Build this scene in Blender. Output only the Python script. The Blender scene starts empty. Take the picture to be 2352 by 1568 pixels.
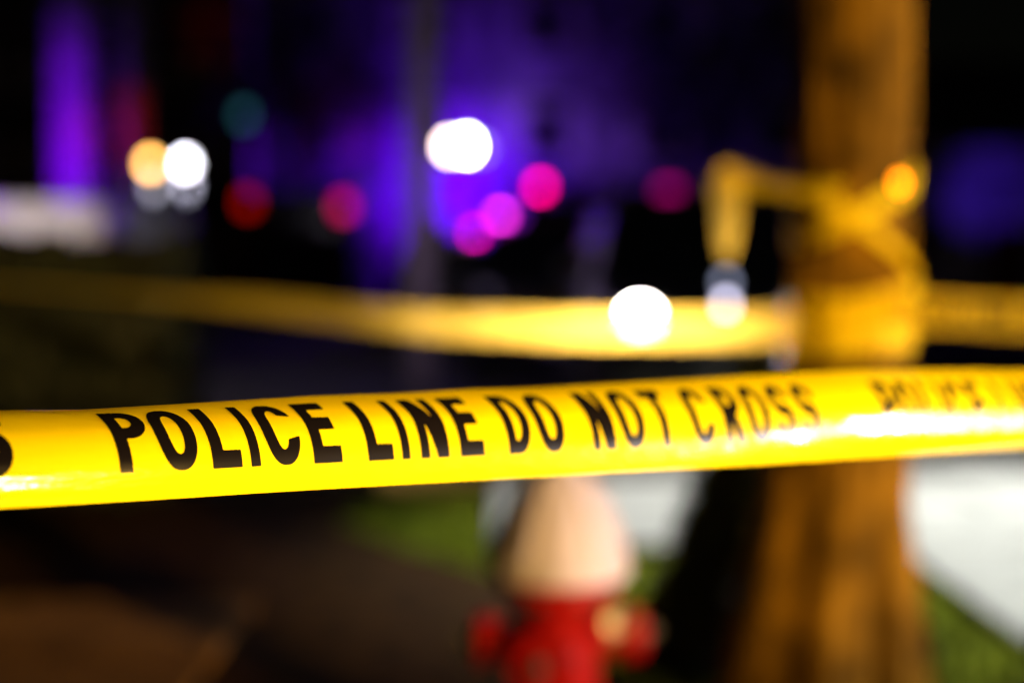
import bpy, bmesh, math, random
from mathutils import Vector, Matrix, noise
R = math.radians
random.seed(7)
scene = bpy.context.scene
COL = scene.collection

# ------------------------------------------------------------------ camera
CAM_H = 1.24
PITCH = math.atan(184 / 3267.0)
cam_data = bpy.data.cameras.new('camera')
cam = bpy.data.objects.new('camera', cam_data)
COL.objects.link(cam)
cam.location = (0, 0, CAM_H)
cam.rotation_euler = (R(90) - PITCH, 0, 0)
cam_data.lens = 50
cam_data.sensor_width = 36
cam_data.clip_start = 0.02
cam_data.clip_end = 600
cam_data.dof.use_dof = True
cam_data.dof.focus_distance = 0.835
cam_data.dof.aperture_fstop = 1.76
cam_data.dof.aperture_blades = 0
cam_data.dof.aperture_ratio = 1.1
scene.camera = cam

# ------------------------------------------------------------------ world: night
world = bpy.data.worlds.new('World')
scene.world = world
world.use_nodes = True
wn = world.node_tree
sky = wn.nodes.new('ShaderNodeTexSky')
sky.sky_type = 'NISHITA'
sky.sun_disc = False
sky.sun_elevation = R(2)
sky.sun_rotation = R(200)
wn.nodes['Background'].inputs['Strength'].default_value = 0.0006
wn.links.new(sky.outputs[0], wn.nodes['Background'].inputs['Color'])

scene.view_settings.view_transform = 'Standard'
scene.view_settings.look = 'None'
scene.view_settings.exposure = 0
scene.view_settings.gamma = 1
scene.cycles.use_denoising = True
scene.cycles.denoiser = 'OPENIMAGEDENOISE'
scene.cycles.denoising_input_passes = 'RGB_ALBEDO_NORMAL'
scene.cycles.denoising_prefilter = 'ACCURATE'
scene.cycles.use_adaptive_sampling = False
scene.cycles.sample_clamp_indirect = 6
scene.cycles.max_bounces = 6
scene.cycles.diffuse_bounces = 2
scene.cycles.glossy_bounces = 2
scene.cycles.transparent_max_bounces = 8
scene.cycles.caustics_reflective = False
scene.cycles.caustics_refractive = False


def at(px, py, Y):
    """world point seen at (px, py) of a 2352 x 1568 frame, at forward depth Y"""
    dx = (px - 1176) / 3267.0
    dz = -(py - 784) / 3267.0
    c, s = math.cos(PITCH), math.sin(PITCH)
    fy, fz = c + dz * s, -s + dz * c
    k = Y / fy
    return Vector((dx * k, Y, CAM_H + fz * k))


# ------------------------------------------------------------------ materials
MATS = {}


def mat(name, col, rough=0.6, metal=0.0, spec=0.5, noise_scale=None, noise_amt=0.25, bump=0.0,
        emit=None, emit_strength=0.0, coat=0.0, trans=0.0):
    if name in MATS:
        return MATS[name]
    m = bpy.data.materials.new(name)
    m.use_nodes = True
    nt = m.node_tree
    p = nt.nodes['Principled BSDF']
    p.inputs['Base Color'].default_value = (*col, 1)
    p.inputs['Roughness'].default_value = rough
    p.inputs['Metallic'].default_value = metal
    p.inputs['Specular IOR Level'].default_value = spec
    p.inputs['Coat Weight'].default_value = coat
    p.inputs['Transmission Weight'].default_value = trans
    if noise_scale:
        tc = nt.nodes.new('ShaderNodeTexCoord')
        nz = nt.nodes.new('ShaderNodeTexNoise')
        nz.inputs['Scale'].default_value = noise_scale
        nz.inputs['Detail'].default_value = 6
        nt.links.new(tc.outputs['Object'], nz.inputs['Vector'])
        mx = nt.nodes.new('ShaderNodeMix')
        mx.data_type = 'RGBA'
        mx.inputs[6].default_value = (*[c * (1 - noise_amt) for c in col], 1)
        mx.inputs[7].default_value = (*[min(1, c * (1 + noise_amt)) for c in col], 1)
        mr = nt.nodes.new('ShaderNodeMapRange')
        mr.inputs[1].default_value = 0.34
        mr.inputs[2].default_value = 0.66
        nt.links.new(nz.outputs['Fac'], mr.inputs[0])
        nt.links.new(mr.outputs[0], mx.inputs[0])
        nt.links.new(mx.outputs[2], p.inputs['Base Color'])
        if bump:
            b = nt.nodes.new('ShaderNodeBump')
            b.inputs['Strength'].default_value = bump
            b.inputs['Distance'].default_value = 0.01
            nt.links.new(nz.outputs['Fac'], b.inputs['Height'])
            nt.links.new(b.outputs['Normal'], p.inputs['Normal'])
    if emit:
        p.inputs['Emission Color'].default_value = (*emit, 1)
        p.inputs['Emission Strength'].default_value = emit_strength
    MATS[name] = m
    return m


def lamp_mat(name, col, strength):
    return mat(name, (0.6 * col[0], 0.6 * col[1], 0.6 * col[2]), 0.6, emit=col, emit_strength=strength)


def tape_material(name, see_through, tcol=(.95, .62, .004), tfac=.25, rough=.15, spec=.5):
    m = bpy.data.materials.new(name)
    m.use_nodes = True
    nt = m.node_tree
    p = nt.nodes['Principled BSDF']
    p.inputs['Base Color'].default_value = (0.95, 0.70, 0.0, 1)
    p.inputs['Roughness'].default_value = rough
    p.inputs['Specular IOR Level'].default_value = spec
    tc = nt.nodes.new('ShaderNodeTexCoord')
    mp = nt.nodes.new('ShaderNodeMapping')
    mp.inputs['Rotation'].default_value = (0, 0, R(-36.9))
    mp.inputs['Scale'].default_value = (9, 60, 110)
    nz = nt.nodes.new('ShaderNodeTexNoise')
    nz.inputs['Scale'].default_value = 1.0
    nz.inputs['Detail'].default_value = 3
    b = nt.nodes.new('ShaderNodeBump')
    b.inputs['Strength'].default_value = 0.2
    b.inputs['Distance'].default_value = 0.004
    nt.links.new(tc.outputs['Object'], mp.inputs['Vector'])
    nt.links.new(mp.outputs['Vector'], nz.inputs['Vector'])
    nt.links.new(nz.outputs['Fac'], b.inputs['Height'])
    nt.links.new(b.outputs['Normal'], p.inputs['Normal'])
    tl = nt.nodes.new('ShaderNodeBsdfTranslucent')
    tl.inputs['Color'].default_value = (*tcol, 1)
    tr = nt.nodes.new('ShaderNodeBsdfTransparent')
    tr.inputs['Color'].default_value = (1, 0.93, 0.75, 1)
    m1 = nt.nodes.new('ShaderNodeMixShader')
    m1.inputs[0].default_value = tfac
    m2 = nt.nodes.new('ShaderNodeMixShader')
    m2.inputs[0].default_value = see_through
    nt.links.new(p.outputs[0], m1.inputs[1])
    nt.links.new(tl.outputs[0], m1.inputs[2])
    nt.links.new(m1.outputs[0], m2.inputs[1])
    nt.links.new(tr.outputs[0], m2.inputs[2])
    nt.links.new(m2.outputs[0], nt.nodes['Material Output'].inputs[0])
    MATS[name] = m
    return m


M_TAPE = tape_material('tape_film', 0.03)
M_TAPE_THIN = tape_material('thin_tape_film', 0.10, (.95, .63, .1), .3, .55, .12)
M_INK = mat('tape_ink', (0.007, 0.005, 0.005), 0.24, spec=0.3)
M_ASPHALT = mat('asphalt', (0.04, 0.038, 0.037), 0.9, spec=.15, noise_scale=18, noise_amt=0.4, bump=0.6)
M_CONCRETE = mat('concrete', (0.27, 0.255, 0.26), 0.8, noise_scale=6, noise_amt=0.22, bump=0.4)
M_CONC2 = mat('worn_concrete', (0.2, 0.1, 0.03), 0.9, spec=.1, noise_scale=7, noise_amt=0.35, bump=0.5)
M_SOIL = mat('soil', (0.035, 0.016, 0.006), 0.95, spec=.03, noise_scale=9, noise_amt=0.5, bump=0.8)
M_GRASS = mat('grass_blades', (0.09, 0.12, 0.006), 0.7, spec=.1, noise_scale=3, noise_amt=0.4)
M_BARK = mat('bark', (0.14, 0.07, 0.004), 0.9, spec=.08, noise_scale=5, noise_amt=0.75, bump=1.0)
M_BARK_G = mat('grey_bark', (0.13, 0.12, 0.115), 0.9, noise_scale=10, noise_amt=0.4, bump=1.0)
M_LEAF = mat('leaf', (0.05, 0.085, 0.025), 0.5, noise_scale=2, noise_amt=0.5)
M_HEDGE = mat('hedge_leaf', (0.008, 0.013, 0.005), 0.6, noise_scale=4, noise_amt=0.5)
M_HYD_WHITE = mat('hydrant_white_paint', (0.46, 0.39, 0.46), 0.55, noise_scale=12, noise_amt=0.1, bump=0.2)
M_HYD_RED = mat('hydrant_red_paint', (0.22, 0.002, 0.001), 0.5, spec=.12, noise_scale=12, noise_amt=0.2, bump=0.2)
M_IRON = mat('cast_iron', (0.1, 0.09, 0.085), 0.5, metal=0.8)
M_BRASS = mat('worn_brass', (0.5, 0.33, 0.15), 0.4, metal=0.7)
M_BLACK_PAINT = mat('black_car_paint', (0.008, 0.008, 0.01), 0.5, spec=0.25)
M_WHITE_PAINT = mat('white_car_paint', (0.75, 0.75, 0.76), 0.25, coat=0.6)
M_GLASS = mat('dark_glass', (0.01, 0.011, 0.013), 0.06, spec=0.7)
M_RUBBER = mat('rubber', (0.015, 0.015, 0.015), 0.8)
M_ALLOY = mat('alloy', (0.35, 0.35, 0.36), 0.35, metal=0.9)
M_PLASTIC = mat('black_plastic', (0.02, 0.02, 0.02), 0.5)
M_CHROME = mat('chrome', (0.6, 0.6, 0.62), 0.15, metal=1)
M_LENS_OFF = mat('clear_lens', (0.5, 0.52, 0.55), 0.1)
M_TAIL_OFF = mat('tail_lens', (0.25, 0.01, 0.01), 0.2)
M_BAR_DIM = mat('unlit_bar_lens', (0.08, 0.015, 0.04), 0.5, spec=.2)
M_PLATE = mat('plate', (0.7, 0.7, 0.72), 0.5)
M_POST = mat('weathered_wood', (0.26, 0.23, 0.2), 0.85, noise_scale=8, noise_amt=0.4, bump=0.6)
M_STEEL = mat('galvanised_steel', (0.32, 0.33, 0.34), 0.45, metal=0.6)
M_DARK_STEEL = mat('dark_painted_steel', (0.03, 0.035, 0.035), 0.4)
M_STUCCO = mat('pale_siding', (0.40, 0.38, 0.42), 0.85, noise_scale=0.9, noise_amt=0.55, bump=0.3)
M_SIDING_DARK = mat('dark_siding', (0.07, 0.06, 0.06), 0.85, noise_scale=0.9, noise_amt=0.4)
M_TRIM = mat('white_trim', (0.75, 0.74, 0.74), 0.6)
M_SHINGLE = mat('roof_shingle', (0.06, 0.055, 0.055), 0.9, noise_scale=5, noise_amt=0.4)
M_DOOR = mat('door_paint', (0.12, 0.02, 0.02), 0.4)
M_CABINET = mat('grey_green_cabinet', (0.12, 0.14, 0.22), 0.5, noise_scale=3, noise_amt=0.15)


# ------------------------------------------------------------------ mesh helpers
class MB:
    def __init__(self):
        self.v, self.f = [], []

    def add(self, vs, fs):
        n = len(self.v)
        self.v += [tuple(p) for p in vs]
        self.f += [tuple(i + n for i in f) for f in fs]
        return self

    def box(self, c, s, rot=None):
        c = Vector(c)
        vs = []
        for x in (-.5, .5):
            for y in (-.5, .5):
                for z in (-.5, .5):
                    p = Vector((x * s[0], y * s[1], z * s[2]))
                    if rot:
                        p = rot @ p
                    vs.append(c + p)
        return self.add(vs, [(0, 1, 3, 2), (4, 6, 7, 5), (0, 4, 5, 1), (2, 3, 7, 6), (0, 2, 6, 4), (1, 5, 7, 3)])

    def bevbox(self, c, s, b=0.02, rot=None):
        """box with chamfered edges"""
        bm = bmesh.new()
        bmesh.ops.create_cube(bm, size=1)
        for v in bm.verts:
            v.co = Vector((v.co.x * s[0], v.co.y * s[1], v.co.z * s[2]))
        bmesh.ops.bevel(bm, geom=bm.edges[:] + bm.verts[:], offset=min(b, min(s) * .45), segments=2, affect='EDGES', profile=.5)
        bm.verts.index_update()
        c = Vector(c)
        vs = [c + (rot @ v.co if rot else v.co) for v in bm.verts]
        fs = [[v.index for v in f.verts] for f in bm.faces]
        bm.free()
        return self.add(vs, fs)

    def tube(self, pts, rad, n=10, caps=True):
        pts = [Vector(p) for p in pts]
        rads = rad if isinstance(rad, (list, tuple)) else [rad] * len(pts)
        vs, fs = [], []
        prev = None
        for i, p in enumerate(pts):
            d = (pts[min(i + 1, len(pts) - 1)] - pts[max(i - 1, 0)]).normalized()
            a = prev if prev is not None else (Vector((1, 0, 0)) if abs(d.x) < .8 else Vector((0, 1, 0)))
            a = (a - d * a.dot(d)).normalized()
            prev = a
            b = d.cross(a)
            for k in range(n):
                t = 2 * math.pi * k / n
                vs.append(p + (a * math.cos(t) + b * math.sin(t)) * rads[i])
        for i in range(len(pts) - 1):
            for k in range(n):
                fs.append((i * n + k, i * n + (k + 1) % n, (i + 1) * n + (k + 1) % n, (i + 1) * n + k))
        if caps:
            fs.append(tuple(range(n))[::-1])
            fs.append(tuple(range((len(pts) - 1) * n, len(pts) * n)))
        return self.add(vs, fs)

    def lathe(self, prof, n=24, M=None):
        """prof: (radius, z)"""
        vs, fs = [], []
        for r, z in prof:
            for k in range(n):
                t = 2 * math.pi * k / n
                p = Vector((r * math.cos(t), r * math.sin(t), z))
                vs.append(M @ p if M else p)
        for i in range(len(prof) - 1):
            for k in range(n):
                fs.append((i * n + k, i * n + (k + 1) % n, (i + 1) * n + (k + 1) % n, (i + 1) * n + k))
        fs.append(tuple(range(n))[::-1])
        fs.append(tuple(range((len(prof) - 1) * n, len(prof) * n)))
        return self.add(vs, fs)

    def loft(self, rings):
        n = len(rings[0])
        vs = [p for r in rings for p in r]
        fs = []
        for i in range(len(rings) - 1):
            for k in range(n):
                fs.append((i * n + k, i * n + (k + 1) % n, (i + 1) * n + (k + 1) % n, (i + 1) * n + k))
        fs.append(tuple(range(n))[::-1])
        fs.append(tuple(range((len(rings) - 1) * n, len(rings) * n)))
        return self.add(vs, fs)

    def mesh(self, name, m, smooth=False):
        me = bpy.data.meshes.new(name)
        me.from_pydata(self.v, [], self.f)
        bm = bmesh.new()
        bm.from_mesh(me)
        bmesh.ops.recalc_face_normals(bm, faces=bm.faces)
        bm.to_mesh(me)
        bm.free()
        if m:
            me.materials.append(m)
        if smooth:
            me.shade_smooth()
            try:
                me.set_sharp_from_angle(angle=R(40))
            except Exception:
                pass
        return me

    def build(self, name, m, parent=None, smooth=False, loc=None):
        o = bpy.data.objects.new(name, self.mesh(name, m, smooth))
        COL.objects.link(o)
        if parent:
            o.parent = parent
        if loc is not None:
            o.location = loc
        return o


def tag(o, label=None, cat=None, group=None, kind=None):
    for k, v in (('label', label), ('category', cat), ('group', group), ('kind', kind)):
        if v:
            o[k] = v
    return o


def thing(name, label, cat, loc=(0, 0, 0), rz=0, group=None):
    o = bpy.data.objects.new(name, None)
    COL.objects.link(o)
    o.location = loc
    o.rotation_euler = (0, 0, rz)
    o.empty_display_size = .2
    return tag(o, label, cat, group)


def rot_to(axis):
    return Vector((0, 0, 1)).rotation_difference(Vector(axis).normalized()).to_matrix().to_4x4()


def light(name, kind, loc, energy, col, parent=None, radius=0.1, target=None, cone=None, blend=0.5):
    d = bpy.data.lights.new(name, kind)
    d.energy = energy
    d.color = col
    d.shadow_soft_size = radius
    if kind == 'SPOT':
        d.spot_size = R(cone)
        d.spot_blend = blend
    o = bpy.data.objects.new(name, d)
    COL.objects.link(o)
    o.location = loc
    if target is not None:
        o.rotation_euler = (Vector(target) - Vector(loc)).to_track_quat('-Z', 'Y').to_euler()
    if parent:
        o.parent = parent
    return o


# moonless sky glow: a very weak "sun" for the night
sd = bpy.data.lights.new('moon', 'SUN')
sd.energy = 0.002
sd.angle = R(1)
so = bpy.data.objects.new('moon', sd)
COL.objects.link(so)
so.rotation_euler = (R(50), 0, R(20))

# ------------------------------------------------------------------ ground, road, pavement
g = MB().add([(-200, -30, 0), (200, -30, 0), (200, 300, 0), (-200, 300, 0)], [(0, 1, 2, 3)]).build('ground', M_SOIL)
tag(g, kind='structure')
road = MB()
road.box((6, 40, -.07), (80, 64.2, .15))
tag(road.build('road', M_ASPHALT), kind='structure')       # top at 0.005


def slab_field(name, x0, x1, y0, y1, sx, sy, top, m, seed, skip=None):
    rnd = random.Random(seed)
    base = MB().box(((x0 + x1) / 2, (y0 + y1) / 2, top - .05), (x1 - x0, y1 - y0, .07)).build(name, M_SOIL)
    tag(base, kind='structure')
    nx, ny = round((x1 - x0) / sx), round((y1 - y0) / sy)
    for i in range(nx):
        for j in range(ny):
            cx, cy = x0 + (i + .5) * sx, y0 + (j + .5) * sy
            if skip and skip(cx, cy):
                continue
            b = MB().bevbox((0, 0, 0), (sx - .014, sy - .014, .07), .008)
            o = b.build('paving_slab', m, base)
            o.location = (cx, cy, top - .03 + rnd.uniform(-.003, .003))
            o.rotation_euler = (rnd.uniform(-.004, .004), rnd.uniform(-.004, .004), 0)


slab_field('sidewalk', -.1, 7.1, 5.95, 7.75, 1.2, .9, .05, M_CONCRETE, 1)
slab_field('footpath', 1.62, 5.22, 4.45, 5.95, 1.2, .75, .045, M_CONCRETE, 2)
slab_field('paved_landing', -3.3, -.9, 3.42, 5.02, .8, .8, .04, M_CONC2, 3)
kerb = MB()
tag(kerb.box((3, 7.82, .055), (24, .13, .13)).build('kerb', M_CONCRETE), kind='structure')
kj = bpy.data.objects['kerb']
for i in range(11):
    o = MB().bevbox((0, 0, 0), (1.99, .14, .05), .01).build('kerb_stone', M_CONCRETE, kj)
    o.location = (-7 + i * 2, 7.82, .125)

lw = MB()


def interp_l(y):
    return .1 if y < 5.3 else (-.75 if y > 6.5 else .1 - .85 * (y - 5.3) / 1.2)


lpts = [(interp_l(2.2 + i * .3) + .2 * noise.noise(Vector((i * .7, 3, 0))), 2.2 + i * .3) for i in range(18)]
lw.add([(x, y, .004) for x, y in lpts] + [(9, y, .004) for x, y in lpts], [(i, i + 18, i + 19, i + 1) for i in range(17)])
tag(lw.build('lawn', mat('lawn_turf', (0.11, 0.125, 0.004), .95, spec=.04, noise_scale=7, noise_amt=.5, bump=.8)), kind='structure')
# grass: one object of many blades
gb = MB()
rnd = random.Random(5)


def paved(x, y):
    return ((-.15 < x < 7.15 and 5.9 < y < 7.9) or (1.58 < x < 5.26 and 4.4 < y < 6) or
            (-3.35 < x < -.85 and 3.4 < y < 5.07) or y > 7.7)


verts, faces = [], []
n = 0
while n < 42000:
    y = rnd.uniform(2.6, 7.7)
    x = rnd.uniform(-.52 * y - .2, .52 * y + .6)
    if paved(x, y) or x < interp_l(y) + .15 * noise.noise(Vector((y * 1.5, 0, 0))):
        n += 1
        continue
    h = rnd.uniform(.03, .075)
    a = rnd.uniform(0, math.pi * 2)
    w = rnd.uniform(.003, .006)
    lx, ly = rnd.uniform(-.03, .03), rnd.uniform(-.03, .03)
    k = len(verts)
    ca, sa = math.cos(a) * w, math.sin(a) * w
    verts += [(x - ca, y - sa, 0), (x + ca, y + sa, 0), (x + lx, y + ly, h)]
    faces.append((k, k + 1, k + 2))
    n += 1
me = bpy.data.meshes.new('grass')
me.from_pydata(verts, [], faces)
me.materials.append(M_GRASS)
go = bpy.data.objects.new('grass', me)
COL.objects.link(go)
tag(go, 'short grass verge around the tree and hydrant', 'grass', kind='stuff')

# ------------------------------------------------------------------ lettering
LH = 51.0                      # letter height in mm
SV, SH = 7.4, 10.4              # stem and bar thickness in mm


def _box(x, y, x0, x1, y0, y1):
    return max(x0 - x, x - x1, y0 - y, y - y1)


def _ell(x, y, cx, cy, a, b, p=2.35):
    return ((abs((x - cx) / a) ** p + abs((y - cy) / b) ** p) ** (1 / p) - 1) * min(a, b)


def _ring(x, y, w, h, y0=0.0):
    cx, cy = w / 2, y0 + h / 2
    return max(_ell(x, y, cx, cy, w / 2, h / 2), -_ell(x, y, cx, cy, w / 2 - SV, h / 2 - SH * .9))


def _dee(x, y, w, y0, y1, sh):
    # stem on the left with a round right-hand side, minus its counter
    xm = w * .42
    def half(x, y, x0, xr, ya, yb):
        if x < xm:
            return max(x0 - x, ya - y, y - yb)
        return _ell(x, y, xm, (ya + yb) / 2, xr - xm, (yb - ya) / 2, 2.2)
    return max(half(x, y, 0, w, y0, y1), -half(x, y, SV, w - SV, y0 + sh, y1 - sh))


def _seg(px, py, a, b):
    dx, dy = b[0] - a[0], b[1] - a[1]
    t = max(0, min(1, ((px - a[0]) * dx + (py - a[1]) * dy) / (dx * dx + dy * dy)))
    return math.hypot(px - a[0] - t * dx, py - a[1] - t * dy)


def letter_field(ch, w):
    H = LH
    if ch == 'L':
        return lambda x, y: min(_box(x, y, 0, SV, 0, H), _box(x, y, 0, w, 0, SH))
    if ch == 'I':
        return lambda x, y: _box(x, y, 0, w, 0, H)
    if ch == 'E':
        return lambda x, y: min(_box(x, y, 0, SV, 0, H), _box(x, y, 0, w, 0, SH), _box(x, y, 0, w, H - SH, H),
                                _box(x, y, 0, w * .93, H * .42, H * .42 + SH))
    if ch == 'T':
        return lambda x, y: min(_box(x, y, w / 2 - SV / 2, w / 2 + SV / 2, 0, H), _box(x, y, 0, w, H - SH, H))
    if ch == 'N':
        def f(x, y):
            xd = (SV * .1) + (w - SV * 1.2) * (H - y) / H
            return min(_box(x, y, 0, SV * .92, 0, H), _box(x, y, w - SV * .92, w, 0, H),
                       max((abs(x - xd - SV * .5) - SV * .62), -y, y - H))
        return f
    if ch == 'O':
        return lambda x, y: _ring(x, y, w, H)
    if ch == 'C':
        return lambda x, y: max(_ring(x, y, w, H), -_box(x, y, w * .52, w * 2, H * .345 + (x - w) * .25, H * .66 - (x - w) * .25))
    if ch == 'D':
        return lambda x, y: _dee(x, y, w, 0, H, SH * .9)
    if ch == 'P':
        return lambda x, y: min(_box(x, y, 0, SV, 0, H), _dee(x, y, w, H * .40, H, SH * .88))
    if ch == 'R':
        def f(x, y):
            xd = w * .42 + (w * .58 - SV * .55) * (H * .48 - y) / (H * .48)
            return min(_box(x, y, 0, SV, 0, H), _dee(x, y, w * .96, H * .42, H, SH * .88),
                       max(abs(x - xd) - SV * .56, -y, y - H * .5))
        return f
    if ch == 'S':
        k = SV / SH * 1.08
        a, b = w / 2 - SV / 2, H / 4 - SH * .23
        pts = []
        for i in range(15):
            t = R(20 + 250 * i / 14)
            pts.append((w / 2 + a * math.cos(t), (H - SH / 2 - b + b * math.sin(t)) * k))
        for i in range(15):
            t = R(90 - 250 * i / 14)
            pts.append((w / 2 + a * math.cos(t), (SH / 2 + b + b * math.sin(t)) * k))
        return lambda x, y: min(_seg(x, y * k, pts[i], pts[i + 1]) for i in range(len(pts) - 1)) - SV / 2


GLYPHS = {}


def glyph(ch, w, step):
    """mesh of a letter in its own plane, cells clipped to the outline -> verts (mm), faces"""
    key = (ch, round(w, 2), step)
    if key in GLYPHS:
        return GLYPHS[key]
    f = letter_field(ch, w)
    nx, ny = max(4, int(math.ceil((w + 1) / step))), int(math.ceil((LH + 1) / (step * 1.4)))
    xs = [-.5 + (w + 1) * i / nx for i in range(nx + 1)]
    ys = [-.5 + (LH + 1) * j / ny for j in range(ny + 1)]
    val = [[f(x, y) for x in xs] for y in ys]
    vs, fs, ids = [], [], {}

    def vid(p):
        q = (round(p[0], 4), round(p[1], 4))
        if q not in ids:
            ids[q] = len(vs)
            vs.append(q)
        return ids[q]
    for j in range(ny):
        for i in range(nx):
            c = [(xs[i], ys[j], val[j][i]), (xs[i + 1], ys[j], val[j][i + 1]),
                 (xs[i + 1], ys[j + 1], val[j + 1][i + 1]), (xs[i], ys[j + 1], val[j + 1][i])]
            if all(q[2] >= 0 for q in c):
                continue
            poly = []
            for k in range(4):
                p, q = c[k], c[(k + 1) % 4]
                if p[2] < 0:
                    poly.append(vid(p))
                if (p[2] < 0) != (q[2] < 0):
                    t = p[2] / (p[2] - q[2])
                    poly.append(vid((p[0] + t * (q[0] - p[0]), p[1] + t * (q[1] - p[1]))))
            u = []
            for a in poly:
                if a not in u:
                    u.append(a)
            if len(u) >= 3:
                fs.append(tuple(u))
    GLYPHS[key] = (vs, fs)
    return GLYPHS[key]


K = .78 / .87
# letter, left edge and width in mm along the tape (one repeat of 724.8 * K)
TEXT = [('P', 0, 24), ('O', 27, 26), ('L', 60.7, 20.6), ('I', 87.6, 6.9), ('C', 100.5, 26), ('E', 134, 22),
        ('L', 176.5, 20.8), ('I', 204.1, 6.8), ('N', 220, 24.4), ('E', 254, 21.8),
        ('D', 298, 23.5), ('O', 328, 26.3), ('N', 380.3, 23.6), ('O', 410.5, 26.3), ('T', 446, 24),
        ('C', 488.5, 26), ('R', 525.2, 24), ('O', 554, 26), ('S', 586.5, 24.8), ('S', 617.5, 24.8)]
PERIOD = 724.8 * K / 1000
TEXT = [(c, x * K, w * K) for c, x, w in TEXT]
W = .082
BAND0 = .195


def lay_letters(surf, s0, repeats, step, parent, off=.0003, joined=None):
    """surf(s, t, off): point of the tape, s in metres, t 0..1 across"""
    acc = MB()
    for k in repeats:
        for ch, x, w in TEXT:
            vs, fs = glyph(ch, w, step)
            pts = [surf(s0 + k * PERIOD + (x + p[0]) / 1000, BAND0 + p[1] / 1000 / W, off) for p in vs]
            if joined:
                acc.add(pts, fs)
            else:
                o = MB().add(pts, fs)
                o = o.build('printed_letter', M_INK, parent, True)
    if joined:
        tag(acc.build(joined, M_INK, parent, True), kind='stuff')


def tape_sheet(surf, s_list, nt, name, m, parent):
    vs, fs = [], []
    for s in s_list:
        for j in range(nt + 1):
            vs.append(surf(s, j / nt, 0))
    for i in range(len(s_list) - 1):
        for j in range(nt):
            a = i * (nt + 1) + j
            fs.append((a, a + nt + 1, a + nt + 2, a + 1))
    return MB().add(vs, fs).build(name, m, parent, True)


# ------------------------------------------------------------------ near tape, in focus
def interp(x, pts):
    if x <= pts[0][0]:
        (x0, y0), (x1, y1) = pts[0], pts[1]
    elif x >= pts[-1][0]:
        (x0, y0), (x1, y1) = pts[-2], pts[-1]
    else:
        for k in range(len(pts) - 1):
            if pts[k][0] <= x <= pts[k + 1][0]:
                (x0, y0), (x1, y1) = pts[k], pts[k + 1]
                break
    return y0 + (y1 - y0) * (x - x0) / (x1 - x0)


NEAR_DIR = Vector((.666, .5, 0)).normalized()
NEAR_BACK = Vector((-NEAR_DIR.y, NEAR_DIR.x, 0))
NEAR_P0 = Vector((-.2762 * .78, .78, 0))


EDGE = [(0, 1275.6), (298, 1255), (640, 1232), (1220, 1198), (1820, 1164), (2205, 1138), (2560, 1116)]
NEAR_Z = []
for _i in range(45):
    _s = -.14 + .025 * _i
    _p = NEAR_P0 + NEAR_DIR * _s
    _u = 1280 + 3556 * _p.x / _p.y
    NEAR_Z.append((_s, at(_u * .91875, interp(_u, EDGE) * .91875, _p.y).z))


def near_height(s):
    if s < NEAR_Z[0][0]:
        return NEAR_Z[0][1] + (s - NEAR_Z[0][0]) * .03
    if s > NEAR_Z[-1][0]:
        return NEAR_Z[-1][1] + (s - NEAR_Z[-1][0]) * .005
    return interp(s, NEAR_Z)


_cache = {}


def near_profile(s):
    key = round(s, 4)
    if key in _cache:
        return _cache[key]
    kn = [interp(s, [(-.6, L_), (0, L_), (.341, M_), (.65, R_), (.95, R_ - 2), (3, R_ - 2)])
          for L_, M_, R_ in ((-11, -5, -4), (9, 2, 1), (39, 22, 8), (70, 52, 33), (77, 69, 52), (87, 78, 58))]
    curl = interp(s, [(-1, 0), (.45, 0), (.65, -14), (.9, -40), (3, -40)])
    nseg = 60
    pts = [(0.0, 0.0, 0.0)]
    v = b = 0.0
    for i in range(nseg):
        t = (i + .5) / nseg
        mid = interp(t, list(zip((0, .2, .4, .6, .8, 1), kn)))
        mid += curl * max(0, 1 - t / .26) ** .5
        # slight ripples along the lower edge on the left
        lf = max(0, min(1, (.05 - s) / .12))
        if t < .34:
            mid += lf * (7.5 * math.sin(t * 66 + s * 9) * (1 - t / .34) ** .6 + 4 * (.22 - t) / .22)
        mid += 3.0 * noise.noise(Vector((s * 5.5, t * 3.5, 2.3))) + 1.6 * noise.noise(Vector((s * 17, t * 6, 7.1)))
        ph = R(mid)
        v += math.cos(ph) * W / nseg
        b += math.sin(ph) * W / nseg
        pts.append((v, b, ph))
    _cache[key] = pts
    return pts


def near_surf(s, t, off):
    pts = near_profile(s)
    x = max(0, min(1, t)) * (len(pts) - 1)
    i = min(int(x), len(pts) - 2)
    fr = x - i
    v = pts[i][0] + (pts[i + 1][0] - pts[i][0]) * fr
    b = pts[i][1] + (pts[i + 1][1] - pts[i][1]) * fr
    ph = pts[i + 1][2]
    p = NEAR_P0 + NEAR_DIR * s + NEAR_BACK * (b + (.31 * (max(s, -.3) - .08) ** 2 if s < .08 else 0))
    p.z = near_height(s) + v
    if off:
        p += (-NEAR_BACK * math.cos(ph) + Vector((0, 0, 1)) * math.sin(ph)) * off
    return p


near = thing('barrier_tape', 'bright yellow tape with bold black warning lettering in sharp focus', 'tape', (0, 0, 0), 0)
sl = [-2 + .05 * i for i in range(36)] + [-.2 + .01 * i for i in range(121)] + [1.05 + .1 * i for i in range(35)]
tape_sheet(near_surf, sl, 48, 'tape_film', M_TAPE, near)
lay_letters(near_surf, 0, (0,), .55, near)
lay_letters(near_surf, 0, (1,), .8, near)
lay_letters(near_surf, .0185, (-1,), .8, near)

# ------------------------------------------------------------------ tree with tape around it
TX, TY = .845, 3.6


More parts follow.
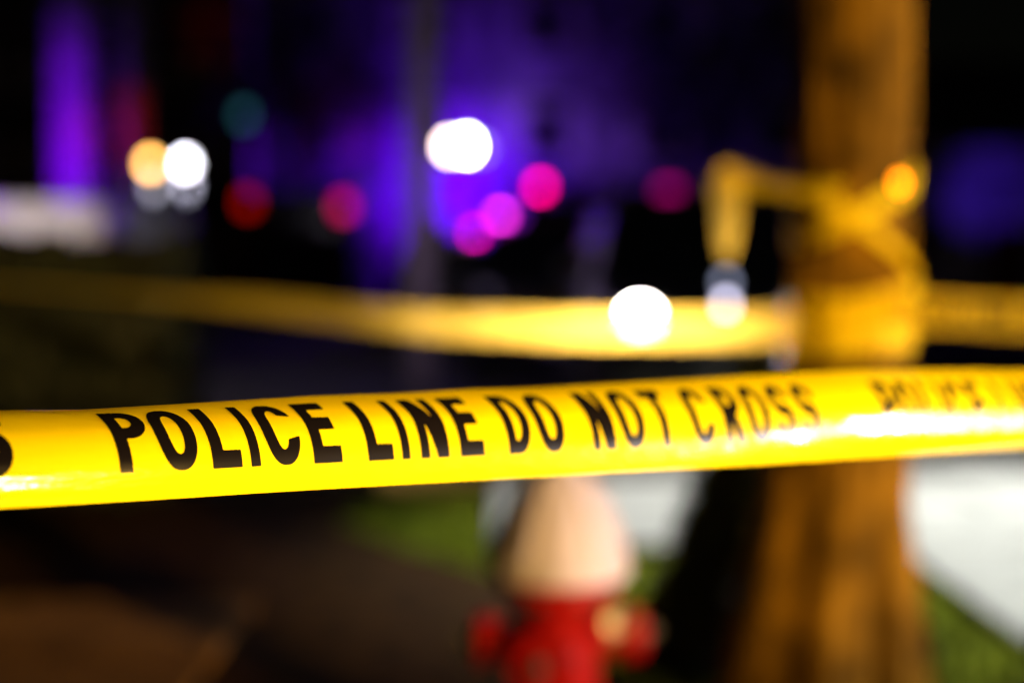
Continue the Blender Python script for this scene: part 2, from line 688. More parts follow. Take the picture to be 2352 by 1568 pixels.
def trunk_r(z, a):
    """a: angle, 0 = +x, -90 deg = towards the viewer"""
    r = .146 + .01 * max(0, 1.2 - z)
    fl = max(0, 1.05 - z)
    r += .045 * fl * (1 + math.cos(3 * (a - R(-60)))) * .6
    d = a - R(128)
    d = (d + math.pi) % (2 * math.pi) - math.pi
    r += .14 * fl ** 1.25 * math.exp(-(d / .62) ** 2)
    d = (a - R(-112) + math.pi) % (2 * math.pi) - math.pi
    r += .10 * fl ** 1.6 * math.exp(-(d / .3) ** 2)
    d = (a - R(-70) + math.pi) % (2 * math.pi) - math.pi
    r -= .045 * fl ** 1.2 * math.exp(-(d / .16) ** 2)
    for a_, am, z_ in ((185, .085, .95), (-5, .12, .62), (-150, .05, .8)):
        d = (a - R(a_) + math.pi) % (2 * math.pi) - math.pi
        r += am * max(0, z_ - z) / z_ * math.exp(-(d / .55) ** 2)
    if z > 2.2:
        r *= 1 - .06 * (z - 2.2)
    q = Vector((math.cos(a) * 3.2, math.sin(a) * 3.2, z * 1.1))
    r += .007 * noise.noise(q * 2.2) + .012 * abs(noise.noise(Vector((q.x * 2.6, q.y * 2.6, q.z * 3.2)))) - .003
    return r


tree = thing('street_tree', 'stout tree trunk with flared roots, yellow tape wrapped round it', 'tree', (TX, TY, 0))
mb = MB()
rings = []
zs = [-.1 + .035 * i for i in range(60)] + [2.05 + .15 * i for i in range(16)]
for z in zs:
    sway = -.02 * max(0, 1.0 - z) + .012 * math.sin(z * 1.1)
    rings.append([Vector((sway + trunk_r(z, 2 * math.pi * k / 120) * math.cos(2 * math.pi * k / 120),
                          trunk_r(z, 2 * math.pi * k / 120) * math.sin(2 * math.pi * k / 120), z)) for k in range(120)])
mb.loft(rings)
mb.build('trunk', M_BARK, tree, True)


def add_limbs_and_crown(parent, z0, spread, top, nleaf, m_bark, m_leaf, seed, r0=.07, big=1.0):
    rnd = random.Random(seed)
    tips = []
    for i in range(7):
        a = i * 2 * math.pi / 7 + rnd.uniform(-.3, .3)
        e = Vector((math.cos(a) * spread * rnd.uniform(.5, .9), math.sin(a) * spread * rnd.uniform(.5, .9), rnd.uniform(z0 + .6, top)))
        s = Vector((0, 0, z0 + rnd.uniform(-.3, .4)))
        m_ = s.lerp(e, .5) + Vector((0, 0, .25))
        pts = [s, s.lerp(m_, .5), m_, m_.lerp(e, .6), e]
        MB().tube(pts, [r0, r0 * .8, r0 * .6, r0 * .4, r0 * .15], 8).build('limb', m_bark, parent, True)
        tips += [m_, m_.lerp(e, .5), e]
    vs, fs = [], []
    for i in range(nleaf):
        c = rnd.choice(tips)
        p = c + Vector((rnd.gauss(0, .42), rnd.gauss(0, .42), rnd.gauss(0, .3))) * (spread / 1.8)
        u = Vector((rnd.gauss(0, 1), rnd.gauss(0, 1), rnd.gauss(0, .5))).normalized()
        w = u.cross(Vector((rnd.gauss(0, 1), rnd.gauss(0, 1), rnd.gauss(0, 1)))).normalized()
        l = rnd.uniform(.06, .11) * big
        k = len(vs)
        vs += [p - u * l, p + w * l * .45, p + u * l, p - w * l * .45]
        fs.append((k, k + 1, k + 2, k + 3))
    MB().add(vs, fs).build('crown', m_leaf, parent)


add_limbs_and_crown(tree, 3.9, 2.0, 6.2, 4200, M_BARK, M_LEAF, 11)


def loop_surf(z0, dz, phase, lift, wob=0.0, ws=1.0):
    def f(s, t, off):
        a = s
        z = z0 + dz * math.cos(a - phase) + (t - .5) * W * ws + wob * math.sin(3 * a) * .01
        r = max(trunk_r(z, a), trunk_r(z0, a)) + lift + off + .004 * math.sin(a * 5)
        return Vector((TX - .02 * max(0, 1 - z) + .012 * math.sin(z * 1.1) + r * math.cos(a), TY + r * math.sin(a), z))
    return f


def ring_sheet(z0, dz, phase, lift, name, m, parent, a0=0, a1=360, wob=0.0, ws=1.0):
    n_ = 72
    tape_sheet(loop_surf(z0, dz, R(phase), lift, wob, ws), [R(a0 + (a1 - a0) * i / n_) for i in range(n_ + 1)], 4, name, m, parent)


# lower tape: a span running left from the tree, wrapped twice round the trunk
left = thing('barrier_tape', 'blurred yellow tape span stretched from tree trunk towards dark hedge', 'tape')
z_low = at(1980, 745, 3.45).z
ring_sheet(z_low + .012, .02, 200, .008, 'trunk_wrap', M_TAPE_THIN, left)
ring_sheet(z_low - .035, -.018, 160, .013, 'trunk_wrap', M_TAPE_THIN, left)
LS = [at(-420, 640, 7.2), at(0, 655, 6.4), at(300, 676, 5.7), at(560, 695, 5.15), at(800, 722, 4.72), at(1000, 742, 4.4),
      at(1250, 752, 4.05), at(1500, 754, 3.78), at(1700, 752, 3.6), at(1850, 748, 3.47)]
LT = [84, 82, 76, 45, 30, 22, 16, 12, 10, 6]     # lean of the film, degrees


def path_surf(P, T):
    d = [0]
    for i in range(len(P) - 1):
        d.append(d[-1] + (P[i + 1] - P[i]).length)

    def f(s, t, off):
        s_ = max(0, min(d[-1] - 1e-6, s))
        i = 0
        while i < len(d) - 2 and d[i + 1] < s_:
            i += 1
        fr = (s_ - d[i]) / (d[i + 1] - d[i])
        p0, p1, p2, p3 = P[max(i - 1, 0)], P[i], P[i + 1], P[min(i + 2, len(P) - 1)]
        c = .5 * ((2 * p1) + (p2 - p0) * fr + (2 * p0 - 5 * p1 + 4 * p2 - p3) * fr ** 2 + (3 * p1 - p0 - 3 * p2 + p3) * fr ** 3)
        dr = (p2 - p1).normalized()
        ln = R(T[i] + (T[i + 1] - T[i]) * fr)
        side = dr.cross(Vector((0, 0, 1))).normalized()      # towards the viewer
        up = side.cross(dr).normalized()
        acr = up * math.cos(ln) - side * math.sin(ln)
        nrm = side * math.cos(ln) + up * math.sin(ln)
        return c + acr * (t - .5) * W + nrm * (off + .006 * math.cos((t - .5) * 3))
    return f, d[-1]


fs_, ln_ = path_surf(LS, LT)
tape_sheet(fs_, [ln_ * i / 120 for i in range(121)], 6, 'tape_span', M_TAPE_THIN, left)

right = thing('barrier_tape', 'blurred yellow tape span leaving the right of the tree trunk', 'tape')
RS = [at(2060, 715, 3.44), at(2130, 716, 3.45), at(2352, 728, 3.36), at(2600, 742, 3.26), at(3300, 780, 3.0)]
fr_, lr_ = path_surf(RS, [5, 8, 12, 14, 16])
tape_sheet(fr_, [lr_ * i / 40 for i in range(41)], 6, 'tape_span', M_TAPE_THIN, right)
lay_letters(fr_, .03, (0,), 1.6, right, .0015, 'printed_lettering')
ring_sheet(z_low + .045, .03, 20, .018, 'trunk_wrap', M_TAPE_THIN, right, -150, 60)

knot = thing('barrier_tape', 'knotted yellow tape crossing the trunk with a loose tail hanging down', 'tape')
z_up = at(1990, 470, 3.44).z
ring_sheet(z_up + .005, .085, 15, .010, 'trunk_loop', M_TAPE_THIN, knot, ws=.62)
ring_sheet(z_up - .075, -.115, 10, .016, 'trunk_loop', M_TAPE_THIN, knot, ws=.5)
TS = [at(1930, 455, 3.44), at(1860, 440, 3.44), at(1760, 425, 3.45), at(1680, 405, 3.45), at(1650, 412, 3.44)]
ft_, lt_ = path_surf(TS, [40, 66, 68, 55, 40])
tape_sheet(ft_, [lt_ * i / 24 for i in range(25)], 6, 'tail_span', M_TAPE_THIN, knot)
# loose end folding over and hanging down
vs, fs = [], []
tp = [(at(1628, 398, 3.47), at(1690, 384, 3.41)), (at(1632, 440, 3.47), at(1706, 428, 3.40)), (at(1642, 480, 3.47), at(1704, 480, 3.40)),
      (at(1645, 530, 3.46), at(1698, 528, 3.40)), (at(1650, 575, 3.46), at(1688, 570, 3.41)), (at(1658, 590, 3.45), at(1682, 588, 3.42))]
for a, b in tp:
    for j in range(5):
        p = a.lerp(b, j / 4)
        p.y -= .012 * math.sin(math.pi * j / 4)
        vs.append(p)
for i in range(len(tp) - 1):
    for j in range(4):
        k = i * 5 + j
        fs.append((k, k + 5, k + 6, k + 1))
MB().add(vs, fs).build('loose_end', M_TAPE_THIN, knot, True)

# glowing disc added on the trunk in place of an amber tape glint
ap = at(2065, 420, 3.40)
amb = thing('tape_glint', 'small round amber glow added on the tree trunk for a tape glint', 'glint', ap)
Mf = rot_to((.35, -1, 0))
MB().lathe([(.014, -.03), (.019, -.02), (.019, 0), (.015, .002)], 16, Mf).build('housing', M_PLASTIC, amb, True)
MB().lathe([(.013, .002), (.012, .006), (.007, .010), (.002, .011)], 16, Mf).build('lens', lamp_mat('amber_glint', (1, .24, 0.0), 13), amb, True)

# ------------------------------------------------------------------ fire hydrant
hx = at(1282, 1340, 3.15)
hyd = thing('fire_hydrant', 'red fire hydrant with a pale domed bonnet standing in the grass', 'hydrant', (hx.x, 3.15, 0))
HZ = at(1300, 1338, 3.0).z          # height of the bonnet's lower rim
MB().lathe([(.118, 0), (.118, .03), (.135, .03), (.135, .06), (.098, .065), (.095, .10), (.094, HZ - .075), (.100, HZ - .06), (.108, HZ - .055), (.108, HZ - .012)], 40).build('barrel', M_HYD_RED, hyd, True)
flange = MB().lathe([(.130, HZ - .052), (.133, HZ - .048), (.133, HZ - .022), (.130, HZ - .018)], 40).build('flange', M_HYD_RED, hyd, True)
for k in range(8):
    t = 2 * math.pi * (k + .5) / 8
    MB().lathe([(.012, HZ - .06), (.012, HZ - .015), (.007, HZ - .01)], 6, Matrix.Translation((.121 * math.cos(t), .121 * math.sin(t), 0))).build('flange_bolt', M_IRON, flange)
bon = MB().lathe([(.150, HZ - .014), (.160, HZ - .006), (.160, HZ + .026), (.150, HZ + .036), (.140, HZ + .065), (.122, HZ + .11), (.100, HZ + .155), (.076, HZ + .195), (.054, HZ + .22), (.038, HZ + .232), (.034, HZ + .24), (.022, HZ + .243)], 40).build('bonnet', M_HYD_WHITE, hyd, True)
for k in range(6):
    t = 2 * math.pi * k / 6
    pts = [Vector((r * math.cos(t), r * math.sin(t), HZ + z)) for r, z in ((.146, .036), (.136, .07), (.119, .112), (.098, .157), (.073, .197), (.045, .225))]
    MB().tube(pts, [.010, .010, .009, .008, .007, .005], 6).build('rib', M_HYD_WHITE, bon, True)
MB().lathe([(.016, HZ + .243), (.018, HZ + .247), (.017, HZ + .285), (.012, HZ + .29)], 5).build('operating_nut', M_HYD_WHITE, hyd)


def nozzle(axis, zc, r, ln, name):
    M_ = Matrix.Translation((0, 0, zc)) @ rot_to(axis)
    MB().lathe([(r * .92, .07), (r * .92, ln - .035), (r * 1.05, ln - .035), (r * 1.05, ln - .02)], 24, M_).build('nozzle', M_HYD_RED, hyd, True)
    c = MB().lathe([(r * 1.2, ln - .02), (r * 1.22, ln - .015), (r * 1.22, ln + .018), (r * 1.1, ln + .028), (r * .5, ln + .032)], 16, M_).build(name, M_HYD_RED, hyd, True)
    MB().lathe([(.02, ln + .03), (.02, ln + .06), (.014, ln + .064)], 5, M_).build('cap_nut', M_IRON, c)


nozzle((.95, .2, 0), HZ - .155, .048, .165, 'nozzle_cap')
nozzle((-.95, -.2, 0), HZ - .155, .048, .165, 'nozzle_cap')
nozzle((-.25, -1, 0), HZ - .175, .066, .15, 'pumper_cap')
pts = [Vector((.11 + .05 * t, -.10 + .04 * math.sin(t * 3), HZ - .08 - .05 * math.sin(math.pi * t))) for t in [i / 10 for i in range(11)]]
MB().tube(pts, .006, 6).build('chain', M_BRASS, hyd, True)
tg = MB().lathe([(.028, 0), (.03, .003), (.03, .008), (.024, .011)], 16, Matrix.Translation((.115, -.075, HZ - .105)) @ rot_to((.7, -.8, .1))).build('cap_medallion', M_BRASS, hyd, True)


# ------------------------------------------------------------------ vehicles
def rrect(hw, z0, z1, y, r, flare=0.0):
    """rounded rectangle ring in the x/z plane at y"""
    pts = []
    for cx, cz, a0 in ((hw - r, z1 - r, 0), (-hw + r, z1 - r, 90), (-hw + r, z0 + r, 180), (hw - r, z0 + r, 270)):
        for k in range(5):
            a = R(a0 + 90 * k / 4)
            pts.append(Vector((cx + r * math.cos(a), y, cz + r * math.sin(a))))
    return pts


def rrect_h(hw, y0, y1, z, r):
    pts = []
    for cx, cy, a0 in ((hw - r, y1 - r, 0), (-hw + r, y1 - r, 90), (-hw + r, y0 + r, 180), (hw - r, y0 + r, 270)):
        for k in range(5):
            a = R(a0 + 90 * k / 4)
            pts.append(Vector((cx + r * math.cos(a), cy + r * math.sin(a), z)))
    return pts


def wheel(parent, x, y, r=.37, w=.25):
    s = 1 if x > 0 else -1
    M_ = Matrix.Translation((x, y, r)) @ rot_to((s, 0, 0))
    t = MB().lathe([(r * .62, -w / 2), (r * .93, -w / 2), (r, -w / 2 + .04), (r, w / 2 - .04), (r * .93, w / 2), (r * .62, w / 2)], 28, M_).build('wheel', M_RUBBER, parent, True)
    rim = MB().lathe([(r * .64, w / 2 - .05), (r * .62, w / 2 + .004), (r * .55, w / 2 - .02), (.06, w / 2 - .005), (.05, w / 2 + .006)], 28, M_)
    rim.build('rim', M_ALLOY, t, True)
    MB().lathe([(r * 1.16, -.02), (r * 1.16, w / 2 - .012), (r * 1.02, w / 2 - .012)], 28, M_).build('wheel_arch', M_PLASTIC, parent, True)


CABIN = [(1.08, -1.2, 2.32, .92), (1.4, -.72, 2.22, .83), (1.64, -.3, 2.02, .73), (1.70, -.1, 1.85, .60)]


def cab(z):
    return tuple(interp(z, [(c[0], c[k]) for c in CABIN]) for k in (1, 2, 3))


def make_suv(label, loc, rz, bar, headlight=None, grille=None, paint=M_BLACK_PAINT, group=None, cat='police car', name='police_car', front_led=(), bar_on=True):
    """front faces local -y; bar: dict module index -> material (8 modules, index 0 at local -x)"""
    t = thing(name, label, cat, loc, rz, group)
    st = [(-2.47, .50, .80, .74, .12), (-2.42, .40, .92, .86, .16), (-2.25, .32, .99, .92, .16), (-1.8, .28, 1.04, .95, .14), (-1.15, .26, 1.09, .955, .12),
          (0, .26, 1.11, .955, .12), (1.6, .26, 1.12, .955, .12), (2.2, .30, 1.10, .93, .14), (2.42, .42, 1.02, .88, .16), (2.47, .5, .95, .8, .12)]
    body = MB().loft([rrect(hw, z0, z1, y, r) for y, z0, z1, hw, r in st]).build('body', paint, t, True)
    MB().loft([rrect_h(hw, y0, y1, z, .16) for z, y0, y1, hw in CABIN]).build('cabin', paint if paint is not M_BLACK_PAINT else M_WHITE_PAINT if False else paint, t, True)
    # glass
    def front_panel(y_of, sgn, nm):
        vs, fs = [], []
        zz = [1.13, 1.25, 1.4, 1.52, 1.61]
        for z in zz:
            c = cab(z)
            for k in range(7):
                u = -1 + 2 * k / 6
                vs.append((u * (c[2] - .10), c[y_of] + sgn * (.014 - .02 * abs(u) ** 3), z))
        for i in range(4):
            for k in range(6):
                a = i * 7 + k
                fs.append((a, a + 1, a + 8, a + 7))
        MB().add(vs, fs).build(nm, M_GLASS, t, True)
    front_panel(0, -1, 'windscreen')
    front_panel(1, 1, 'rear_window')
    for s in (-1, 1):
        for y0, y1 in ((-.55, .45), (.55, 1.35), (1.45, 1.95)):
            vs = []
            for z in (1.15, 1.57):
                c = cab(z)
                for y in (max(y0, c[0] + .16), min(y1, c[1] - .16)):
                    vs.append((s * (c[2] + .008), y, z))
            MB().add(vs, [(0, 1, 3, 2)]).build('side_window', M_GLASS, t)
        for y in (.38, 1.3):
            MB().bevbox((s * .962, y, .98), (.025, .16, .03), .01).build('door_handle', M_CHROME, t)
        m_ = MB().bevbox((s * 1.03, -.75, 1.16), (.2, .1, .15), .04).build('wing_mirror', M_PLASTIC, t, True)
        for y in (-1.5, 1.5):
            wheel(t, s * .86, y)
        # headlight: lens with a bezel
        Mh = Matrix.Translation((s * .70, -2.36, .88)) @ rot_to((s * .18, -1, .05))
        hb = MB().bevbox((s * .70, -2.345, .88), (.36, .12, .2), .05).build('headlight', M_PLASTIC, t, True)
        lit = headlight if headlight else M_LENS_OFF
        MB().lathe([(.1, 0), (.1, .06), (.085, .075), (.05, .085), (.01, .088)], 20, Mh).build('lens', lit, hb, True)
        MB().bevbox((s * .82, 2.42, .92), (.2, .1, .26), .03).build('tail_light', M_TAIL_OFF, t, True)
    gr = MB().bevbox((0, -2.44, .76), (.86, .08, .26), .03).build('grille', M_PLASTIC, t)
    for k in range(4):
        MB().bevbox((0, -2.485, .67 + .06 * k), (.8, .015, .022), .005).build('slat', M_CHROME, gr)
    MB().bevbox((0, -2.46, .45), (1.7, .16, .2), .06).build('front_bumper', M_PLASTIC, t, True)
    MB().bevbox((0, 2.46, .5), (1.7, .14, .22), .06).build('rear_bumper', M_PLASTIC, t, True)
    MB().bevbox((0, -2.55, .47), (.32, .015, .16), .004).build('number_plate', M_PLATE, t)
    if bar_on:
        pb = MB()
        for s in (-.3, .3):
            pb.bevbox((s, -2.62, .62), (.06, .06, .6), .015)
        pb.bevbox((0, -2.62, .55), (.6, .05, .06), .015).bevbox((0, -2.62, .88), (.6, .05, .06), .015)
        pb.build('push_bar', M_PLASTIC, t)
        lb = MB().bevbox((0, .35, 1.735), (1.34, .3, .05), .02).build('light_bar', M_PLASTIC, t)
        for s in (-.5, .5):
            MB().bevbox((s, .35, 1.70), (.06, .2, .05), .01).build('bar_foot', M_PLASTIC, t)
        for k in range(8):
            x = -.585 + k * .167
            MB().bevbox((x, .35, 1.79), (.155, .27, .065), .022).build('bar_module', bar.get(k, M_BAR_DIM), lb, True)
    for x, y, z, m_, r in front_led:
        MB().lathe([(r, 0), (r, .012), (r * .8, .02), (r * .2, .024)], 12, Matrix.Translation((x, y, z)) @ rot_to((0, -1, .1))).build('warning_light', m_, t, True)
    return t


HEAD = lamp_mat('headlight_on', (1, .93, .82), 130)
RED_DIM = lamp_mat('bar_red_dim', (.75, .0, .28), 1.1)
PINK_A = lamp_mat('bar_red', (1, .0, .22), 13)
PINK_B = lamp_mat('bar_magenta', (1, .03, .75), 14)
PINK_C = lamp_mat('bar_rose', (1, .0, .42), 20)
BLUE_L = lamp_mat('bar_blue', (.22, .0, 1), 6)
VIOLET = lamp_mat('bar_violet', (.35, .02, .8), 1.5)
LED_WHITE = lamp_mat('grille_led', (.55, .52, .7), 11)
LED_FAINT = lamp_mat('dash_led', (.5, .55, .8), 2.5)

suv_c = at(1475, 735, 8.26)
SX = suv_c.x + .70
main = make_suv('dark police car facing the tape with its headlight glaring, parked behind tree trunk', (SX, 8.26 + 2.36 + .09, 0), 0,
                {2: RED_DIM}, headlight=HEAD, group=None,
                front_led=[(at(1670, 700, 8.16).x - SX, -2.5, .99, LED_WHITE, .032), (at(1670, 650, 9.3).x - SX, -1.36, 1.10, LED_FAINT, .035)])
# headlight beams
for s in (-1, 1):
    p = Vector((SX + s * .70, 8.26 - .05, .88))
    for az, pw in (((-4.5, 9000), (-6, 9000), (-9, 6000), (-13, 3000), (-16, 900)) if s < 0 else ((0, 6500),)):
        light('headlight_beam', 'SPOT', p, pw, (1, .84, .66), None, .08, p + Vector((math.tan(R(az)), -1, .034)), 9, 1)

# lights in a row down the street
z_b = 1.79
p2 = at(1150, 495, 17.1)
make_suv('police car with a pink roof light glowing, parked beyond the tree', (p2.x + .585, 17.1 - .22, p2.z - z_b), 0, {0: PINK_B, 1: VIOLET})
p3 = at(1090, 535, 27.6)
make_suv('distant police car with a rose roof light beside the lit house', (p3.x - .585, 27.6 - .22, p3.z - z_b), 0, {7: PINK_C, 6: VIOLET, 0: BLUE_L})


def box_vehicle(name, label, cat, loc, rz, L, Wd, H, paint, rear=False):
    """van or ambulance: front faces local -y"""
    t = thing(name, label, cat, loc, rz)
    hw = Wd / 2
    st = [(-L / 2, .5, .95, hw * .82, .1), (-L / 2 + .1, .38, 1.1, hw * .95, .12), (-L / 2 + .8, .34, 1.25, hw, .12), (-L / 2 + 1.0, .34, H * .6, hw, .12)]
    st += [(-L / 2 + 1.7, .34, H - .05, hw, .14), (-L / 2 + 2.0, .34, H, hw, .14), (L / 2 - .06, .34, H, hw, .1), (L / 2, .4, H - .06, hw * .97, .1)]
    MB().loft([rrect(w_, z0, z1, y, r) for y, z0, z1, w_, r in st]).build('body', paint, t, True)
    a, b = Vector((0, -L / 2 + 1.02, H * .6 - .02)), Vector((0, -L / 2 + 1.66, H - .12))
    d = (b - a)
    nrm = Vector((0, -d.z, d.y)).normalized() * .02
    vs = [a + nrm + Vector((-hw * .86, 0, 0)), a + nrm + Vector((hw * .86, 0, 0)), b + nrm + Vector((hw * .82, 0, 0)), b + nrm + Vector((-hw * .82, 0, 0))]
    MB().add(vs, [(0, 1, 2, 3)]).build('windscreen', M_GLASS, t)
    for s in (-1, 1):
        y0, y1 = -L / 2 + 1.55, -L / 2 + 2.35
        MB().add([(s * (hw + .006), y0 - .2, H * .55), (s * (hw + .006), y1, H * .55), (s * (hw + .006), y1, H * .85), (s * (hw + .006), y0 + .25, H * .85)], [(0, 1, 2, 3)]).build('side_window', M_GLASS, t)
        MB().bevbox((s * (hw + .012), y1 + .1, H * .48), (.02, .16, .03), .008).build('door_handle', M_PLASTIC, t)
        MB().bevbox((s * (hw + .1), y0 - .3, H * .6), (.16, .1, .24), .03).build('wing_mirror', M_PLASTIC, t)
        MB().bevbox((s * hw * .74, -L / 2 - .0, .86), (.28, .1, .18), .04).build('headlight', M_LENS_OFF, t, True)
        MB().bevbox((s * hw * .86, L / 2 + .01, 1.0), (.14, .04, .34), .015).build('tail_light', M_TAIL_OFF, t)
        MB().bevbox((s * hw * .42, L / 2 + .012, H * .5), (hw * .8, .03, H * .72), .01).build('rear_door', paint, t)
        MB().bevbox((s * hw * .42, L / 2 + .03, H * .72), (hw * .55, .02, H * .2), .01).build('rear_window', M_GLASS, t)
        wheel(t, s * (hw - .12), -L / 2 + .95, .36)
        wheel(t, s * (hw - .12), L / 2 - 1.05, .36)
    MB().bevbox((0, -L / 2 - .02, .5), (Wd * .9, .16, .22), .05).build('front_bumper', M_PLASTIC, t)
    MB().bevbox((0, L / 2 + .04, .45), (Wd * .9, .14, .16), .04).build('rear_bumper', M_PLASTIC, t)
    return t


# police van further down the street
p1 = at(1250, 430, 24.2)
van = box_vehicle('police_van', 'tall dark police van with a red roof lamp in front of house', 'van', (p1.x + .55, 24.2 + 1.2, 0), 0, 5.6, 2.0, p1.z - .14, M_BLACK_PAINT)
lb = MB().bevbox((0, -1.2, p1.z - .1), (1.5, .3, .06), .02).build('light_bar', M_PLASTIC, van)
for k in range(7):
    MB().bevbox((-.62 + k * .206, -1.2, p1.z), (.19, .27, .13), .03).build('bar_module', PINK_A if k == 0 else M_BAR_DIM, lb, True)

# ambulance seen from behind, two high red lamps
pa, pb_ = at(570, 465, 30), at(790, 475, 30)
AMB_RED = lamp_mat('ambulance_red', (1, .01, .0), .8)
AMB_MAG = lamp_mat('ambulance_crimson', (1, .0, .18), 1.7)
am = box_vehicle('ambulance', 'boxy ambulance seen from behind with two high dim red lamps', 'ambulance', ((pa.x + pb_.x) / 2, 33, 0), math.pi, 6.0, 2.4, 2.75, M_BLACK_PAINT)
for s, m_, pz in ((1, AMB_RED, pa.z), (-1, AMB_MAG, pb_.z)):
    MB().bevbox((s * abs(pb_.x - pa.x) / 2, 3.05, pz), (.3, .1, .28), .06).build('rear_lamp', m_, am, True)

# white panel van behind the hedge
wx = at(238, 500, 17.2).x
box_vehicle('panel_van', 'white panel van parked side-on behind the dark hedge', 'van', (wx - 2.75, 18.2, 0), R(-90), 5.4, 1.95, at(100, 462, 17.2).z, M_WHITE_PAINT)

# off to the right: unseen police car whose headlights light the near tape and hydrant
wash = Vector((6.0, 1.45, .88))
wdir = Vector((-.995, .1, 0)).normalized()
side_car = make_suv('unseen police car lighting the near tape with its headlights, right of the tree', tuple(wash - wdir * 2.36 * 1.0 + Vector((.0, 0, -.88))),
                    math.atan2(wdir.x, -wdir.y), {2: BLUE_L, 5: PINK_A}, headlight=HEAD)
perp = Vector((-wdir.y, wdir.x, 0))
for s in (-1, 1):
    p = wash + perp * .7 * s + wdir * .12
    light('headlight_beam', 'SPOT', p, 1200, (1, .88, .82), None, .08, p + wdir * 6 + Vector((0, 0, -.05)), 44, .8)

# LED street lamp over the pavement right of the frame: the white pool of light
LP = Vector((4.5, 8.0, 5.0))
ll = thing('street_lamp', 'white street lamp leaning over the sidewalk, casting a pale pool of light', 'street lamp', (LP.x + .9, LP.y + .5, 0))
MB().lathe([(.11, 0), (.11, .3), (.07, .4), (.045, LP.z)], 16).build('post', M_STEEL, ll, True)
MB().tube([(0, 0, LP.z - .05), (-.4, -.22, LP.z + .18), (-.85, -.47, LP.z + .14)], .03, 10).build('arm', M_STEEL, ll, True)
MB().bevbox((-.95, -.53, LP.z + .1), (.5, .3, .09), .03).build('lantern', M_STEEL, ll, True)
MB().bevbox((-.95, -.53, LP.z + .05), (.36, .2, .02), .005).build('lamp_glass', lamp_mat('led_glass', (.95, .97, 1), 40), ll)
light('led_lamp', 'SPOT', LP, 5400, (.93, 1, .88), None, .12, (2.05, 6.45, 0), 45, .5)

# ------------------------------------------------------------------ hedge
hg = thing('hedge', 'dark clipped hedge in front of the white van', 'hedge', (-4.3, 7.6, 0))
rnd = random.Random(21)
vs, fs = [], []
HX0, HX1 = -3.6, 2.55
for i in range(9000):
    x = rnd.uniform(HX0, HX1)
    hgt = at(interp(x - 4.3, [(-5, 80), (-1.7, 440)]), 0, 7.6).z * 0 + interp(x, [(HX0, 1.42), (HX1, 1.33)]) + .05 * noise.noise(Vector((x * 2, 0, 0)))
    fc = rnd.random()
    if fc < .5:
        p = Vector((x, -.35 + rnd.uniform(-.04, .05), rnd.uniform(.02, hgt)))
    elif fc < .8:
        p = Vector((x, rnd.uniform(-.35, .35), hgt + rnd.uniform(-.05, .03)))
    else:
        p = Vector((rnd.choice((HX0, HX1)) + rnd.uniform(-.05, .05), rnd.uniform(-.35, .35), rnd.uniform(.02, hgt)))
    u = Vector((rnd.gauss(0, 1), rnd.gauss(0, 1), rnd.gauss(0, 1))).normalized()
    w = u.cross(Vector((rnd.gauss(0, 1), rnd.gauss(0, 1), rnd.gauss(0, 1)))).normalized()
    l = rnd.uniform(.03, .055)
    k = len(vs)
    vs += [p - u * l, p + w * l * .6, p + u * l, p - w * l * .6]
    fs.append((k, k + 1, k + 2, k + 3))
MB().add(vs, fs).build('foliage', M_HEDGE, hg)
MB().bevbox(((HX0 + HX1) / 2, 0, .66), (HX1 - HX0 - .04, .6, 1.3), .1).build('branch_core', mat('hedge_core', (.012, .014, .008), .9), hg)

sh = thing('shrub', 'dark conical evergreen shrub growing beside the foot of the tree trunk', 'shrub', (.83, 4.3, 0))
vs, fs = [], []
for i in range(5000):
    z = rnd.uniform(.0, .98)
    rr = interp(z, [(0, .44), (.2, .41), (.6, .25), (.85, .15), (1.0, .05)]) * (1 + .12 * noise.noise(Vector((z * 5, i % 7, 0)))) * rnd.uniform(.8, 1.02)
    a = rnd.uniform(0, 2 * math.pi)
    p = Vector((rr * math.cos(a), rr * math.sin(a) * .8, z))
    u = Vector((math.cos(a) + rnd.gauss(0, .6), math.sin(a) + rnd.gauss(0, .6), .8 + rnd.gauss(0, .5))).normalized()
    w = u.cross(Vector((rnd.gauss(0, 1), rnd.gauss(0, 1), rnd.gauss(0, 1)))).normalized()
    l = rnd.uniform(.025, .05)
    k = len(vs)
    vs += [p - u * l, p + w * l * .45, p + u * l, p - w * l * .45]
    fs.append((k, k + 1, k + 2, k + 3))
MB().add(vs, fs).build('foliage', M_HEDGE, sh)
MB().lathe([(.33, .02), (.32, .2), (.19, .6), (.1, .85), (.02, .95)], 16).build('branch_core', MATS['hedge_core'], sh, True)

# ------------------------------------------------------------------ posts and lamps
pp = at(990, 600, 13.5)
pole = thing('utility_pole', 'weathered utility pole rising in front of the blue-lit house', 'pole', (at(965, 900, 13.5).x, 13.5, 0))
MB().tube([(0, 0, -.2), (.02, 0, 2.5), (.16, 0, 7.5)], [.15, .135, .11], 18).build('shaft', M_POST, pole, True)
MB().bevbox((.15, -.14, 6.9), (1.8, .1, .12), .01).build('cross_arm', M_POST, pole)
for x in (-.6, .0, .75):
    MB().lathe([(.03, 6.96), (.05, 7.0), (.03, 7.05), (.05, 7.09), (.02, 7.13)], 12, Matrix.Translation((.15 + x, -.14, 0))).build('insulator', M_CABINET, pole, True)

